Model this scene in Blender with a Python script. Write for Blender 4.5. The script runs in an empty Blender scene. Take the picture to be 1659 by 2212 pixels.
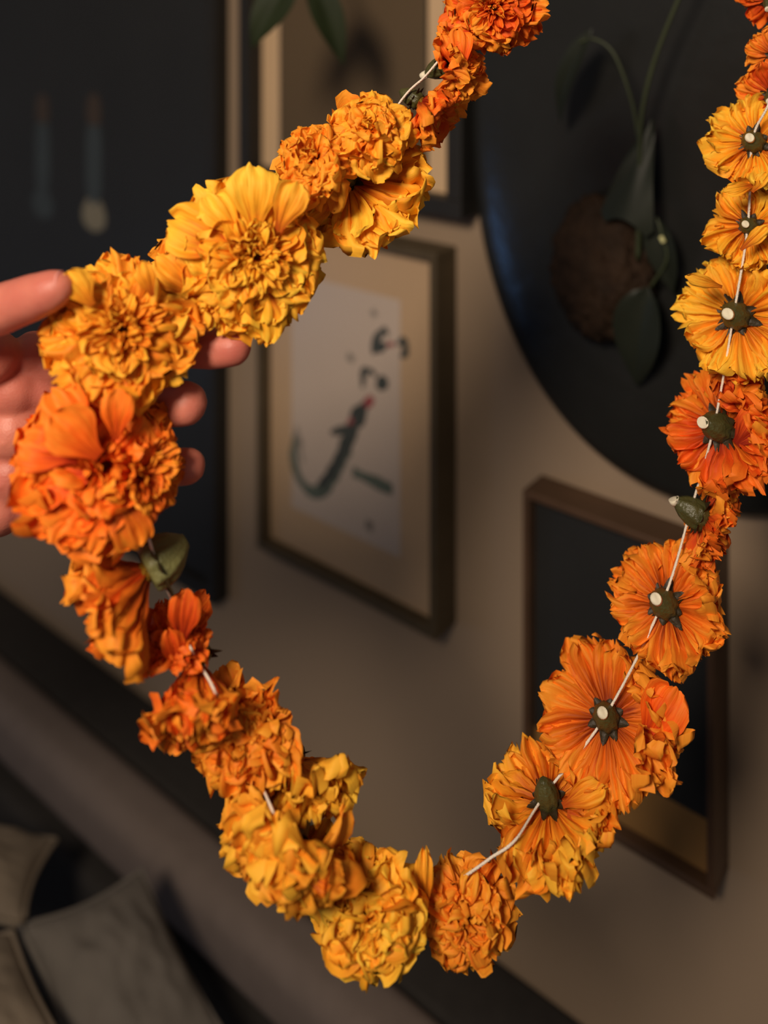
import bpy, bmesh, math, random
from mathutils import Vector, Matrix, noise
import numpy as np

R = math.radians
C = bpy.context.scene.collection
sc = bpy.context.scene

# ------------------------------------------------------------------ camera
F = 2000.0            # focal length in pixels of the 1659 x 2212 frame
U0, V0 = 829.5, 0.0   # principal point: level camera, lens shifted down
cd = bpy.data.cameras.new('camera'); cam = bpy.data.objects.new('camera', cd); C.objects.link(cam)
cd.sensor_fit = 'VERTICAL'; cd.sensor_height = 24.0; cd.sensor_width = 18.0
cd.lens = F / 2212 * 24.0
cd.shift_y = -(1106.0 - V0) / 2212
cd.clip_start = 0.02
cam.rotation_euler = (R(90), 0, 0)
cd.dof.use_dof = True
cd.dof.focus_distance = 0.485
cd.dof.aperture_fstop = cd.lens / 11.5
cd.dof.aperture_blades = 0
sc.camera = cam

# ------------------------------------------------------------------ world, lights, exposure
w = bpy.data.worlds.new('world'); sc.world = w; w.use_nodes = True
w.node_tree.nodes['Background'].inputs[0].default_value = (0.9, 0.85, 0.85, 1)
w.node_tree.nodes['Background'].inputs[1].default_value = 0.11
def area(name, loc, target, size, power, col):
    l = bpy.data.lights.new(name, 'AREA'); l.shape = 'DISK'; l.size = size; l.energy = power; l.color = col
    o = bpy.data.objects.new(name, l); C.objects.link(o); o.location = loc
    o.rotation_euler = (Vector(target) - Vector(loc)).to_track_quat('-Z', 'Y').to_euler()
    return o
area('room_lamp', (-0.40, -0.36, 0.42), (0.0, 0.55, -0.25), 0.30, 13.5, (1.0, 0.84, 0.66))
area('blue_sheen_light', (-1.9, 0.72, -0.85), (0.15, 0.75, -0.28), 0.35, 0.9, (0.18, 0.45, 1.0))  # unseen blue light, added for the sheen on the oval board's rim
vs = sc.view_settings
vs.view_transform = 'Standard'; vs.look = 'None'; vs.exposure = 0.0; vs.gamma = 1.0; vs.use_curve_mapping = False

# ------------------------------------------------------------------ helpers
VPX = 2530.0
_n = math.hypot(VPX, F)
A_, B_ = VPX / _n, F / _n
D0 = 0.92
WR = Vector((A_, -B_, 0))      # to the right along the wall
WN = Vector((-B_, -A_, 0))     # out of the wall
P0 = Vector((0, D0, 0))
WALL_ROT = math.atan2(-B_, A_)

def at(u, v, y):
    return Vector(((u - U0) * y / F, y, -(v - V0) * y / F))
def hit(u, v, off=0.0):
    r = Vector(((u - U0) / F, 1, -(v - V0) / F))
    t = (off + WN.dot(P0)) / WN.dot(r)
    p = r * t
    return (p - P0).dot(WR), p.z
def wall(x, z, off=0.0):
    p = P0 + WR * x + WN * off
    return Vector((p.x, p.y, z))

def lin(r, g, b):
    f = lambda c: (c / 12.92 if c <= 0.04045 else ((c + 0.055) / 1.055) ** 2.4)
    return (f(r / 255), f(g / 255), f(b / 255), 1.0)

def mesh_obj(name, me, mat=None, parent=None):
    o = bpy.data.objects.new(name, me); C.objects.link(o)
    if mat and not me.materials: me.materials.append(mat)
    if parent: o.parent = parent
    return o
def bm_obj(name, bm, mat, parent=None, smooth=True):
    me = bpy.data.meshes.new(name); bm.to_mesh(me); bm.free()
    if smooth:
        for p in me.polygons: p.use_smooth = True
    return mesh_obj(name, me, mat, parent)
def tag(o, label, cat, group=None, kind=None):
    o['label'] = label
    if cat: o['category'] = cat
    if group: o['group'] = group
    if kind: o['kind'] = kind
    return o
def empty(name, loc, rot=None):
    o = bpy.data.objects.new(name, None); C.objects.link(o); o.location = loc
    o.empty_display_size = 0.01
    if rot is not None: o.rotation_euler = rot
    return o
def box_bm(x0, x1, y0, y1, z0, z1, bev=0.0, seg=2):
    bm = bmesh.new()
    bmesh.ops.create_cube(bm, size=1)
    bmesh.ops.scale(bm, vec=(x1 - x0, y1 - y0, z1 - z0), verts=bm.verts)
    bmesh.ops.translate(bm, vec=((x0 + x1) / 2, (y0 + y1) / 2, (z0 + z1) / 2), verts=bm.verts)
    if bev > 0:
        bmesh.ops.bevel(bm, geom=list(bm.edges), offset=bev, segments=seg, affect='EDGES', profile=0.5)
    return bm
def grid_mesh(name, fn, nu, nv, uv=True):
    vs_, fs = [], []
    for j in range(nv + 1):
        for i in range(nu + 1):
            vs_.append(fn(i / nu, j / nv))
    for j in range(nv):
        for i in range(nu):
            k = j * (nu + 1) + i
            fs.append((k, k + 1, k + nu + 2, k + nu + 1))
    me = bpy.data.meshes.new(name); me.from_pydata([tuple(q) for q in vs_], [], fs)
    if uv:
        l = me.uv_layers.new(name='uv')
        for p in me.polygons:
            for li in p.loop_indices:
                vi = me.loops[li].vertex_index
                l.data[li].uv = ((vi % (nu + 1)) / nu, (vi // (nu + 1)) / nv)
    for p in me.polygons: p.use_smooth = True
    return me
def catmull(pts, n=8):
    pts = [Vector(p) for p in pts]
    P = [pts[0] * 2 - pts[1]] + pts + [pts[-1] * 2 - pts[-2]]
    out = []
    for i in range(1, len(P) - 2):
        for k in range(n):
            t = k / n
            a, b, c, d = P[i - 1], P[i], P[i + 1], P[i + 2]
            out.append(0.5 * ((2 * b) + (c - a) * t + (2 * a - 5 * b + 4 * c - d) * t * t + (3 * b - a - 3 * c + d) * t ** 3))
    out.append(P[-2].copy())
    return out
def tube_bm(pts, rad, seg=8, cap=True, twist=0.0):
    bm = bmesh.new(); rings = []
    up = Vector((0.3, 0.9, 0.2)).normalized()
    for i, p in enumerate(pts):
        t = (pts[min(i + 1, len(pts) - 1)] - pts[max(i - 1, 0)]).normalized()
        x = t.cross(up); x = x.normalized() if x.length > 1e-6 else Vector((1, 0, 0))
        y = t.cross(x)
        r = rad(i / (len(pts) - 1)) if callable(rad) else rad
        ring = []
        for k in range(seg):
            a = 2 * math.pi * k / seg + twist * i
            rr = r * (1 + (0.22 * math.cos(3 * (a - twist * i) + twist * i * 3) if twist else 0))
            ring.append(bm.verts.new(p + (x * math.cos(a) + y * math.sin(a)) * rr))
        rings.append(ring)
    for r0, r1 in zip(rings, rings[1:]):
        for k in range(seg):
            bm.faces.new((r0[k], r0[(k + 1) % seg], r1[(k + 1) % seg], r1[k]))
    if cap:
        bm.faces.new(rings[0][::-1]); bm.faces.new(rings[-1])
    return bm

# ------------------------------------------------------------------ materials
def new_mat(name):
    m = bpy.data.materials.new(name); m.use_nodes = True
    return m, m.node_tree.nodes, m.node_tree.links, m.node_tree.nodes['Principled BSDF']
def plain(name, col, rough=0.6, spec=0.5, noise_scale=0, noise_amt=0.15, bump=0.0, bump_scale=200, metal=0.0, coat=0.0):
    m, N, L, p = new_mat(name)
    p.inputs['Base Color'].default_value = col; p.inputs['Roughness'].default_value = rough
    p.inputs['Specular IOR Level'].default_value = spec; p.inputs['Metallic'].default_value = metal
    p.inputs['Coat Weight'].default_value = coat
    tc = N.new('ShaderNodeTexCoord')
    if noise_scale:
        t = N.new('ShaderNodeTexNoise'); t.inputs['Scale'].default_value = noise_scale; t.inputs['Detail'].default_value = 4
        L.new(tc.outputs['Object'], t.inputs['Vector'])
        mx = N.new('ShaderNodeMix'); mx.data_type = 'RGBA'
        k = noise_amt
        mx.inputs[6].default_value = (col[0] * (1 - k), col[1] * (1 - k), col[2] * (1 - k), 1)
        mx.inputs[7].default_value = (min(1, col[0] * (1 + k)), min(1, col[1] * (1 + k)), min(1, col[2] * (1 + k)), 1)
        L.new(t.outputs['Fac'], mx.inputs[0]); L.new(mx.outputs[2], p.inputs['Base Color'])
    if bump:
        t2 = N.new('ShaderNodeTexNoise'); t2.inputs['Scale'].default_value = bump_scale; t2.inputs['Detail'].default_value = 3
        L.new(tc.outputs['Object'], t2.inputs['Vector'])
        b = N.new('ShaderNodeBump'); b.inputs['Strength'].default_value = bump; b.inputs['Distance'].default_value = 0.002
        L.new(t2.outputs['Fac'], b.inputs['Height']); L.new(b.outputs['Normal'], p.inputs['Normal'])
    return m
def petal_mat(name, tip, mid, base):
    m, N, L, p = new_mat(name)
    uv = N.new('ShaderNodeUVMap'); uv.uv_map = 'uv'
    sep = N.new('ShaderNodeSeparateXYZ'); L.new(uv.outputs['UV'], sep.inputs[0])
    oi = N.new('ShaderNodeObjectInfo')
    # streaks along the petal
    mp = N.new('ShaderNodeMapping'); mp.inputs['Scale'].default_value = (9, 1.1, 1)
    L.new(uv.outputs['UV'], mp.inputs['Vector'])
    comb = N.new('ShaderNodeCombineXYZ'); L.new(oi.outputs['Random'], comb.inputs[2])
    sc_ = N.new('ShaderNodeVectorMath'); sc_.operation = 'MULTIPLY_ADD'
    sc_.inputs[1].default_value = (0, 0, 30); L.new(comb.outputs[0], sc_.inputs[0]); L.new(mp.outputs[0], sc_.inputs[2])
    nt = N.new('ShaderNodeTexNoise'); nt.inputs['Scale'].default_value = 1.6; nt.inputs['Detail'].default_value = 3
    L.new(sc_.outputs[0], nt.inputs['Vector'])
    # position along petal, wobbled by streaks and by the petal's own random
    a1 = N.new('ShaderNodeMath'); a1.operation = 'MULTIPLY_ADD'; a1.inputs[1].default_value = 1.1; a1.inputs[2].default_value = -0.55
    L.new(nt.outputs['Fac'], a1.inputs[0])
    a2 = N.new('ShaderNodeMath'); a2.operation = 'ADD'; L.new(a1.outputs[0], a2.inputs[0]); L.new(sep.outputs['Y'], a2.inputs[1])
    a3 = N.new('ShaderNodeMath'); a3.operation = 'MULTIPLY_ADD'; a3.inputs[1].default_value = 0.34; a3.inputs[2].default_value = -0.17
    L.new(oi.outputs['Random'], a3.inputs[0])
    a4 = N.new('ShaderNodeMath'); a4.operation = 'ADD'; L.new(a2.outputs[0], a4.inputs[0]); L.new(a3.outputs[0], a4.inputs[1])
    cr = N.new('ShaderNodeValToRGB'); e = cr.color_ramp.elements
    e[0].position = 0.05; e[0].color = base; e[1].position = 1.0; e[1].color = tip
    k = e.new(0.5); k.color = mid
    L.new(a4.outputs[0], cr.inputs[0]); L.new(cr.outputs[0], p.inputs['Base Color'])
    p.inputs['Roughness'].default_value = 0.62; p.inputs['Specular IOR Level'].default_value = 0.25
    p.inputs['Sheen Weight'].default_value = 0.0
    b = N.new('ShaderNodeBump'); b.inputs['Strength'].default_value = 0.55; b.inputs['Distance'].default_value = 0.0014
    L.new(nt.outputs['Fac'], b.inputs['Height']); L.new(b.outputs[0], p.inputs['Normal'])
    tr = N.new('ShaderNodeBsdfTranslucent'); L.new(cr.outputs[0], tr.inputs['Color']); L.new(b.outputs[0], tr.inputs['Normal'])
    ms = N.new('ShaderNodeMixShader'); ms.inputs[0].default_value = 0.10
    L.new(p.outputs[0], ms.inputs[1]); L.new(tr.outputs[0], ms.inputs[2])
    L.new(ms.outputs[0], N['Material Output'].inputs['Surface'])
    return m
PET = {
    'yellow': petal_mat('petal_yellow', lin(255, 200, 62), lin(250, 170, 36), lin(200, 92, 14)),
    'gold':   petal_mat('petal_gold',   lin(255, 188, 56), lin(244, 150, 32), lin(188, 78, 12)),
    'amber':  petal_mat('petal_amber',  lin(252, 170, 50), lin(234, 128, 26), lin(172, 62, 9)),
    'orange': petal_mat('petal_orange', lin(250, 156, 44), lin(230, 112, 24), lin(150, 50, 8)),
    'vivid':  petal_mat('petal_vivid',  lin(255, 140, 40), lin(248, 102, 20), lin(190, 52, 8)),
    'red':    petal_mat('petal_red',    lin(246, 122, 32), lin(220, 78, 18), lin(140, 30, 6)),
}
M_olive = plain('calyx_olive', lin(112, 110, 66), 0.5, 0.4, 120, 0.35, 0.5, 400)
M_calyx = plain('calyx_green', lin(70, 68, 34), 0.42, 0.5, 160, 0.45, 0.5, 400)
M_sepal = plain('sepal_dark_green', lin(48, 36, 16), 0.55, 0.4, 200, 0.4, 0.4, 300)
M_stub = plain('cut_stem', lin(225, 215, 190), 0.6, 0.4, 300, 0.2)
M_core = plain('flower_core', lin(120, 84, 20), 0.8, 0.1, 500, 0.5, 0.8, 900)
M_thread = plain('thread', lin(246, 232, 214), 0.7, 0.2, 900, 0.08, 0.5, 1800)
M_wall = plain('wall_paint', lin(152, 131, 110), 0.75, 0.2, 3.0, 0.05, 0.12, 350)
M_floor = plain('floor_boards', lin(52, 42, 34), 0.5, 0.3, 8, 0.3)
M_black = plain('black_lacquer', lin(26, 26, 26), 0.35, 0.35, 30, 0.2)
M_blackframe = plain('black_frame', lin(37, 35, 33), 0.5, 0.3, 30, 0.2)
M_brownframe = plain('brown_frame', lin(78, 66, 48), 0.5, 0.3, 40, 0.25, 0.2, 150)
M_woodframe = plain('dark_wood_frame', lin(80, 58, 42), 0.45, 0.4, 30, 0.3, 0.2, 120)
M_mat = plain('mat_board', lin(186, 156, 124), 0.85, 0.1, 12, 0.06)
M_matpale = plain('mat_board_pale', lin(206, 174, 138), 0.85, 0.1, 12, 0.05)
M_paper = plain('art_paper', lin(190, 172, 158), 0.85, 0.1, 9, 0.07)
M_ink = plain('ink_black', lin(68, 71, 68), 0.8, 0.1, 60, 0.3)
M_inkgreen = plain('ink_green_grey', lin(96, 104, 94), 0.8, 0.1, 60, 0.25)
M_inkgrey = plain('ink_wash_grey', lin(138, 128, 118), 0.8, 0.1, 60, 0.1)
M_inkred = plain('ink_red', lin(146, 72, 74), 0.8, 0.1, 60, 0.2)
M_brownart = plain('brown_art', lin(92, 76, 57), 0.8, 0.15, 5, 0.22)
M_blackart = plain('black_art', lin(38, 38, 38), 0.6, 0.25, 8, 0.2)
M_bandart = plain('ochre_art', lin(146, 108, 62), 0.7, 0.2, 9, 0.22)
M_sofa = plain('sofa_dark', lin(50, 47, 45), 0.9, 0.1, 60, 0.2, 0.4, 500)
M_sofagrey = plain('sofa_grey', lin(112, 100, 94), 0.95, 0.1, 50, 0.12, 0.5, 600)
M_cush = plain('cushion_grey', lin(106, 100, 94), 0.95, 0.1, 40, 0.15, 0.6, 700)
M_cush2 = plain('cushion_taupe', lin(122, 110, 96), 0.95, 0.1, 40, 0.2, 0.6, 700)
M_leafdark = plain('leaf_dark', lin(33, 37, 29), 0.5, 0.3, 30, 0.2)
M_leafgreen = plain('leaf_green', lin(34, 42, 22), 0.6, 0.2, 30, 0.3)
M_stem = plain('plant_stem', lin(54, 60, 38), 0.5, 0.4, 60, 0.2)
M_fibre = plain('coir_fibre', lin(46, 31, 19), 0.8, 0.25, 60, 0.8, 1.0, 160)
M_ghost = plain('bottle_pale_blue', lin(62, 69, 72), 0.7, 0.2, 20, 0.15)
M_ghost2 = plain('bottle_cream', lin(132, 124, 106), 0.7, 0.2, 20, 0.15)
M_ghost3 = plain('bottle_rust', lin(70, 58, 50), 0.7, 0.2, 20, 0.15)
M_nail = plain('nail', lin(226, 150, 140), 0.25, 0.5)
def glass_mat():
    m, N, L, p = new_mat('picture_glass')
    t = N.new('ShaderNodeBsdfTransparent'); g = N.new('ShaderNodeBsdfGlossy'); g.inputs['Roughness'].default_value = 0.25
    lw = N.new('ShaderNodeLayerWeight'); lw.inputs['Blend'].default_value = 0.5
    pw = N.new('ShaderNodeMath'); pw.operation = 'POWER'; pw.inputs[1].default_value = 5; L.new(lw.outputs['Facing'], pw.inputs[0])
    fr = N.new('ShaderNodeMath'); fr.operation = 'MULTIPLY_ADD'; fr.inputs[1].default_value = 0.4; fr.inputs[2].default_value = 0.006; L.new(pw.outputs[0], fr.inputs[0])
    mx = N.new('ShaderNodeMixShader'); L.new(fr.outputs[0], mx.inputs[0]); L.new(t.outputs[0], mx.inputs[1]); L.new(g.outputs[0], mx.inputs[2])
    L.new(mx.outputs[0], N['Material Output'].inputs['Surface'])
    return m
M_glass = glass_mat()
def skin_mat():
    m, N, L, p = new_mat('skin')
    tc = N.new('ShaderNodeTexCoord')
    t = N.new('ShaderNodeTexNoise'); t.inputs['Scale'].default_value = 38; t.inputs['Detail'].default_value = 4
    L.new(tc.outputs['Object'], t.inputs['Vector'])
    cr = N.new('ShaderNodeValToRGB'); e = cr.color_ramp.elements
    e[0].position = 0.3; e[0].color = lin(192, 102, 88); e[1].position = 0.7; e[1].color = lin(218, 134, 112)
    L.new(t.outputs['Fac'], cr.inputs[0]); L.new(cr.outputs[0], p.inputs['Base Color'])
    p.inputs['Subsurface Weight'].default_value = 0.35; p.inputs['Subsurface Radius'].default_value = (0.012, 0.004, 0.002)
    p.inputs['Subsurface Scale'].default_value = 0.5
    p.inputs['Roughness'].default_value = 0.5
    v = N.new('ShaderNodeTexVoronoi'); v.inputs['Scale'].default_value = 900
    L.new(tc.outputs['Object'], v.inputs['Vector'])
    b = N.new('ShaderNodeBump'); b.inputs['Strength'].default_value = 0.15; b.inputs['Distance'].default_value = 0.0006
    L.new(v.outputs['Distance'], b.inputs['Height']); L.new(b.outputs[0], p.inputs['Normal'])
    return m
M_skin = skin_mat()

# ------------------------------------------------------------------ the room
EYE = 1.60
def quad_obj(name, pts, mat):
    me = bpy.data.meshes.new(name); me.from_pydata([tuple(p) for p in pts], [], [tuple(range(len(pts)))])
    return mesh_obj(name, me, mat)
o = bm_obj('wall_back', box_bm(-2.6, 1.6, 0, 0.1, -EYE, 1.1), M_wall, smooth=False)
o.location = P0; o.rotation_euler = (0, 0, WALL_ROT); tag(o, 'taupe painted wall hung with frames', None, kind='structure')
o = bm_obj('floor', box_bm(-2.6, 1.6, -3.2, 0, -0.06, 0), M_floor, smooth=False)
o.location = P0 + Vector((0, 0, -EYE)); o.rotation_euler = (0, 0, WALL_ROT); tag(o, 'dark floor of the room', None, kind='structure')
o = bm_obj('trim_1', box_bm(-2.6, 1.6, -0.015, 0, -EYE, -EYE + 0.1, 0.004), M_blackframe, smooth=False)
o.location = P0; o.rotation_euler = (0, 0, WALL_ROT); tag(o, 'dark skirting board at foot of the wall', None, kind='structure')

def wall_thing(name, x, z):
    e = empty(name, wall(x, z), (0, 0, WALL_ROT)); return e
# local axes of a wall thing: x right along the wall, y into the wall (so out = -y), z up
def rails(root, hw, h, bar, depth, mat):
    for (x0, x1, z0, z1) in ((-hw, hw, 0, bar), (-hw, hw, h - bar, h), (-hw, -hw + bar, bar, h - bar), (hw - bar, hw, bar, h - bar)):
        bm_obj('frame_rail', box_bm(x0, x1, -depth, -0.0005, z0, z1, 0.0012, 2), mat, root, False)
def panel(name, root, x0, x1, z0, z1, y0, y1, mat):
    return bm_obj(name, box_bm(x0, x1, -y1, -y0, z0, z1), mat, root, False)

# --- framed ink drawing (middle)
x0, _ = hit(553, 500, .034); x1, zb = hit(942, 1387, .034); zt = -0.230
cx = (x0 + x1) / 2; hw = (x1 - x0) / 2; h = zt - zb
f1 = wall_thing('picture_frame', cx, zb)
tag(f1, 'deep brown frame with beige mat around a brush drawing, below hanging leaves', 'picture frame', 'frames on the wall')
rails(f1, hw, h, 0.008, 0.034, M_brownframe)
panel('backing_board', f1, -hw + .004, hw - .004, .004, h - .004, .001, .010, M_brownframe)
panel('mat_board', f1, -hw + .008, hw - .008, .008, h - .008, .010, .020, M_mat)
px0, pz1 = -0.107 - cx, -0.286 - zb; px1, pz0 = 0.036 - cx, -0.531 - zb
art = panel('art_paper', f1, px0, px1, pz0, pz1, .020, .0205, M_paper)
art['label'] = 'off-white paper with a brush drawing'
def stroke(pts, wd, mat, nm='brush_stroke'):
    q = []
    for (u, v) in pts:
        x, z = hit(u, v, .0206); q.append(Vector((x - cx, 0, z - zb)))
    q = catmull(q, 8); n = len(q); vs_, fs = [], []
    for i, p in enumerate(q):
        t = (q[min(i + 1, n - 1)] - q[max(i - 1, 0)]).normalized(); nn = Vector((-t.z, 0, t.x))
        ww = 1.3 * (wd(i / (n - 1)) if callable(wd) else wd) * (0.85 + 0.3 * noise.noise(p * 90))
        for s in (-1, 1): vs_.append(p + nn * ww * s + Vector((0, -.0207 - stroke.k * 2e-5, 0)))
    stroke.k += 1
    for i in range(n - 1): fs.append((2 * i, 2 * i + 1, 2 * i + 3, 2 * i + 2))
    me = bpy.data.meshes.new(nm); me.from_pydata([tuple(p) for p in vs_], [], fs)
    mesh_obj(nm, me, mat, art)
stroke.k = 0
taper = lambda a: (lambda t: a * (0.25 + 0.75 * math.sin(math.pi * min(1, max(0, t * 0.9 + 0.05)))))
stroke([(640, 940), (634, 985), (645, 1030), (672, 1062), (700, 1055), (724, 1015), (748, 965)], lambda t: .0035 + .004 * t, M_inkgreen)
stroke([(692, 1052), (722, 1012), (745, 965), (765, 920)], lambda t: .0045 + .0025 * t, M_ink)
stroke([(640, 950), (650, 945)], .006, M_inkgrey)
stroke([(748, 940), (770, 905), (793, 868)], taper(.008), M_ink)
stroke([(752, 915), (762, 905)], .003, M_inkred); stroke([(788, 878), (806, 858)], taper(.0045), M_inkred)
stroke([(715, 935), (735, 930), (752, 926)], taper(.005), M_ink)
stroke([(783, 838), (786, 805), (798, 797)], taper(.0035), M_ink); stroke([(815, 838), (828, 825), (836, 818)], taper(.0065), M_ink)
stroke([(798, 797), (812, 812)], taper(.003), M_ink)
stroke([(806, 765), (812, 735), (830, 710)], taper(.004), M_ink); stroke([(808, 757), (825, 748), (836, 745)], taper(.0045), M_ink)
stroke([(828, 705), (838, 725)], taper(.003), M_ink); stroke([(858, 745), (872, 735), (876, 760), (866, 772)], taper(.0035), M_ink)
stroke([(836, 745), (852, 742)], taper(.003), M_inkred)
stroke([(762, 1018), (800, 1036), (848, 1058)], lambda t: .0045 + .001 * t, M_inkgreen)
stroke([(755, 780), (760, 765)], .004, M_inkgrey); stroke([(803, 680), (812, 672)], .003, M_inkgrey)
stroke([(790, 1130), (806, 1140)], .004, M_inkgrey); stroke([(655, 1000), (640, 920)], .002, M_inkgrey)
panel('glass_pane', f1, -hw + .008, hw - .008, .008, h - .008, .026, .0275, M_glass)

# --- dark artwork in a wooden frame (lower right)
x0, zt = hit(1128, 1058, .034); x1, zb = hit(1543, 1948, .034)
cx = (x0 + x1) / 2; hw = (x1 - x0) / 2; h = zt - zb
f2 = wall_thing('picture_frame', cx, zb)
tag(f2, 'dark wooden frame holding a black artwork with an ochre band at its foot', 'picture frame', 'frames on the wall')
rails(f2, hw, h, 0.006, 0.034, M_woodframe)
panel('backing_board', f2, -hw + .003, hw - .003, .003, h - .003, .001, .018, M_blackframe)
zband = -0.6195 - zb
a2 = panel('art_print', f2, -hw + .006, hw - .006, zband, h - .006, .018, .0215, M_blackart); a2['label'] = 'black field of the artwork'
a3 = panel('art_print', f2, -hw + .006, hw - .006, .006, zband, .018, .0213, M_bandart); a3['label'] = 'ochre band of the artwork'
panel('glass_pane', f2, -hw + .006, hw - .006, .006, h - .006, .027, .0283, M_glass)

# --- upper frame with pale mat
x0, _ = hit(514, 390, .032); x1, zb = hit(996, 476, .032); zt = 0.16
cx = (x0 + x1) / 2; hw = (x1 - x0) / 2; h = zt - zb
f3 = wall_thing('picture_frame', cx, zb)
tag(f3, 'black frame with pale mat around a brown picture, above the brush drawing', 'picture frame', 'frames on the wall')
rails(f3, hw, h, 0.0165, 0.032, M_blackframe)
panel('backing_board', f3, -hw + .005, hw - .005, .005, h - .005, .001, .006, M_blackframe)
panel('mat_board', f3, -hw + .0165, hw - .0165, .0165, h - .0165, .006, .0115, M_matpale)
ax0 = hit(606, 200, .0125)[0] - cx; ax1 = hit(920, 200, .0125)[0] - cx
panel('art_border', f3, ax0 - .002, ax1 + .002, .0165, h - .058, .0115, .0120, M_blackart)
panel('art_print', f3, ax0, ax1, .0165, h - .06, .0120, .0125, M_brownart)
panel('glass_pane', f3, -hw + .0165, hw - .0165, .0165, h - .0165, .0150, .0160, M_glass)

# --- tall black panel at left with two pale bottle shapes
x1, zb = hit(464, 1312, .022); hw = 0.30; cx = x1 - hw; h = 0.16 - zb
f4 = wall_thing('picture_frame', cx, zb)
tag(f4, 'tall black framed dark panel with two pale blurred bottle shapes, behind the hand', 'picture frame', 'frames on the wall')
rails(f4, hw, h, 0.016, 0.022, M_blackframe)
dk = panel('art_print', f4, -hw + .016, hw - .016, .016, h - .016, .001, .010, M_blackart)
def ghost(u, vt, vb, ubase):
    xa, za = hit(u, vt, .0105); xb, zb_ = hit(ubase, vb, .0105)
    n = 14; H = za - zb_
    def prof(t):
        if t < .22: return .026 * math.sin(math.pi * (0.25 + t / .22 * 0.5))
        if t < .8: return .020
        return .020 - .004 * (t - .8) / .2
    for nm, t0, t1, mt, sc_ in (('bottle_shape_base', 0, .26, M_ghost2 if u > 150 else M_ghost, 1), ('bottle_shape', .2, .86, M_ghost, .9), ('bottle_shape_neck', .8, 1.05, M_ghost3, .9)):
        vs_, fs = [], []
        for i in range(n + 1):
            t = t0 + (t1 - t0) * i / n; p = prof(t) * sc_ * (math.sqrt(max(0.02, 1 - (2 * i / n - 1) ** 4)))
            for s in (-1, 1): vs_.append((xa - cx + p * s, -.0104 - ghost.k * 1e-4, zb_ - zb + H * t))
        for i in range(n): fs.append((2 * i, 2 * i + 1, 2 * i + 3, 2 * i + 2))
        me = bpy.data.meshes.new(nm); me.from_pydata(vs_, [], fs); mesh_obj(nm, me, mt, dk); ghost.k += 1
ghost.k = 0
ghost(92, 215, 472, 92); ghost(203, 215, 500, 203)
panel('glass_pane', f4, -hw + .016, hw - .016, .016, h - .016, .015, .0165, M_glass)

# --- black oval board
dx, dz, drx, drz = 0.310, -0.100, 0.196, 0.2887
disc = wall_thing('oval_board', dx, dz - drz)
tag(disc, 'large oval black lacquered board carrying a plant, right of the frames', 'board')
bm = bmesh.new(); prof = [(0, -.0300), (.5, -.0299), (.72, -.0294), (.82, -.0285), (.90, -.0268), (.955, -.0242), (.985, -.0212), (1.0, -.016), (1.0, -.003), (.98, -.0005), (0, -.0005)]
seg = 160; rings = []
def oval(k):
    a = 2 * math.pi * k / seg; c, s_ = math.cos(a), math.sin(a); e = 2 / 2.2
    return drx * math.copysign(abs(c) ** e, c), drz * math.copysign(abs(s_) ** e, s_)
for (r, y) in prof:
    if r == 0: rings.append([bm.verts.new((0, y, drz))])
    else:
        ring = []
        for k in range(seg):
            ox, oz = oval(k); ring.append(bm.verts.new((r * ox, y, drz + r * oz)))
        rings.append(ring)
for r0, r1 in zip(rings, rings[1:]):
    for k in range(seg):
        k2 = (k + 1) % seg
        if len(r0) == 1: bm.faces.new((r0[0], r1[k], r1[k2]))
        elif len(r1) == 1: bm.faces.new((r0[k], r1[0], r0[k2]))
        else: bm.faces.new((r0[k], r1[k], r1[k2], r0[k2]))
bmesh.ops.recalc_face_normals(bm, faces=bm.faces)
M_disc = plain('oval_black_lacquer', lin(34, 34, 33), 0.24, 0.45, 20, 0.2, 0.25, 60)
bm_obj('board', bm, M_disc, disc)

# --- leaves
def leaf_mesh(name, L, W, bend=0.3, fold=0.25, base=0.5, wav=0.05, seed=0, heart=False):
    def fn(a, t):
        c = a * 2 - 1
        hw_ = W * 0.5 * (math.sin(math.pi * min(1, t ** base)) ** 0.9 if not heart else (1 - t) ** 0.85 * min(1, 0.72 + t * 5))
        y = c * max(hw_, 1e-4)
        x = L * t - (heart * L * 0.10 * abs(c) ** 2 * (1 - t) ** 3)
        ang = bend * t
        z = fold * abs(y) + wav * W * math.sin(6 * t + 3 * c + seed) * abs(c)
        r = L / max(abs(bend), 1e-3) * (1 if bend >= 0 else -1)
        return Vector((r * math.sin(ang) * x / (L * t + 1e-9) if t > 0 else x, y, z - r * (1 - math.cos(ang))))
    return grid_mesh(name, fn, 10, 16)
def place_leaf(name, me, mat, p, q, normal, parent):
    x = (q - p).normalized(); z = (normal - x * normal.dot(x)).normalized(); y = z.cross(x)
    m = Matrix((x, y, z)).transposed().to_4x4(); m.translation = p
    o = mesh_obj(name, me, mat, parent)
    o.matrix_basis = parent.matrix_world.inverted() @ m if parent else m
    return o
TO_CAM = WN.copy()
def plant_at(u, v, off):
    x, z = hit(u, v, off); return wall(x, z, off)
bpy.context.view_layer.update()
mp_ = empty('mounted_plant', plant_at(1300, 680, .031))
tag(mp_, 'dark leafy plant in a brown fibre bundle fixed to the oval black board', 'plant')
bpy.context.view_layer.update()
iv = mp_.matrix_world.inverted()
def stem_to(pts, r, parent=mp_, mat=M_stem, nm='stem'):
    q = catmull([iv @ p for p in pts], 10)
    return bm_obj(nm, tube_bm(q, r, 8), mat, parent)
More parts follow.
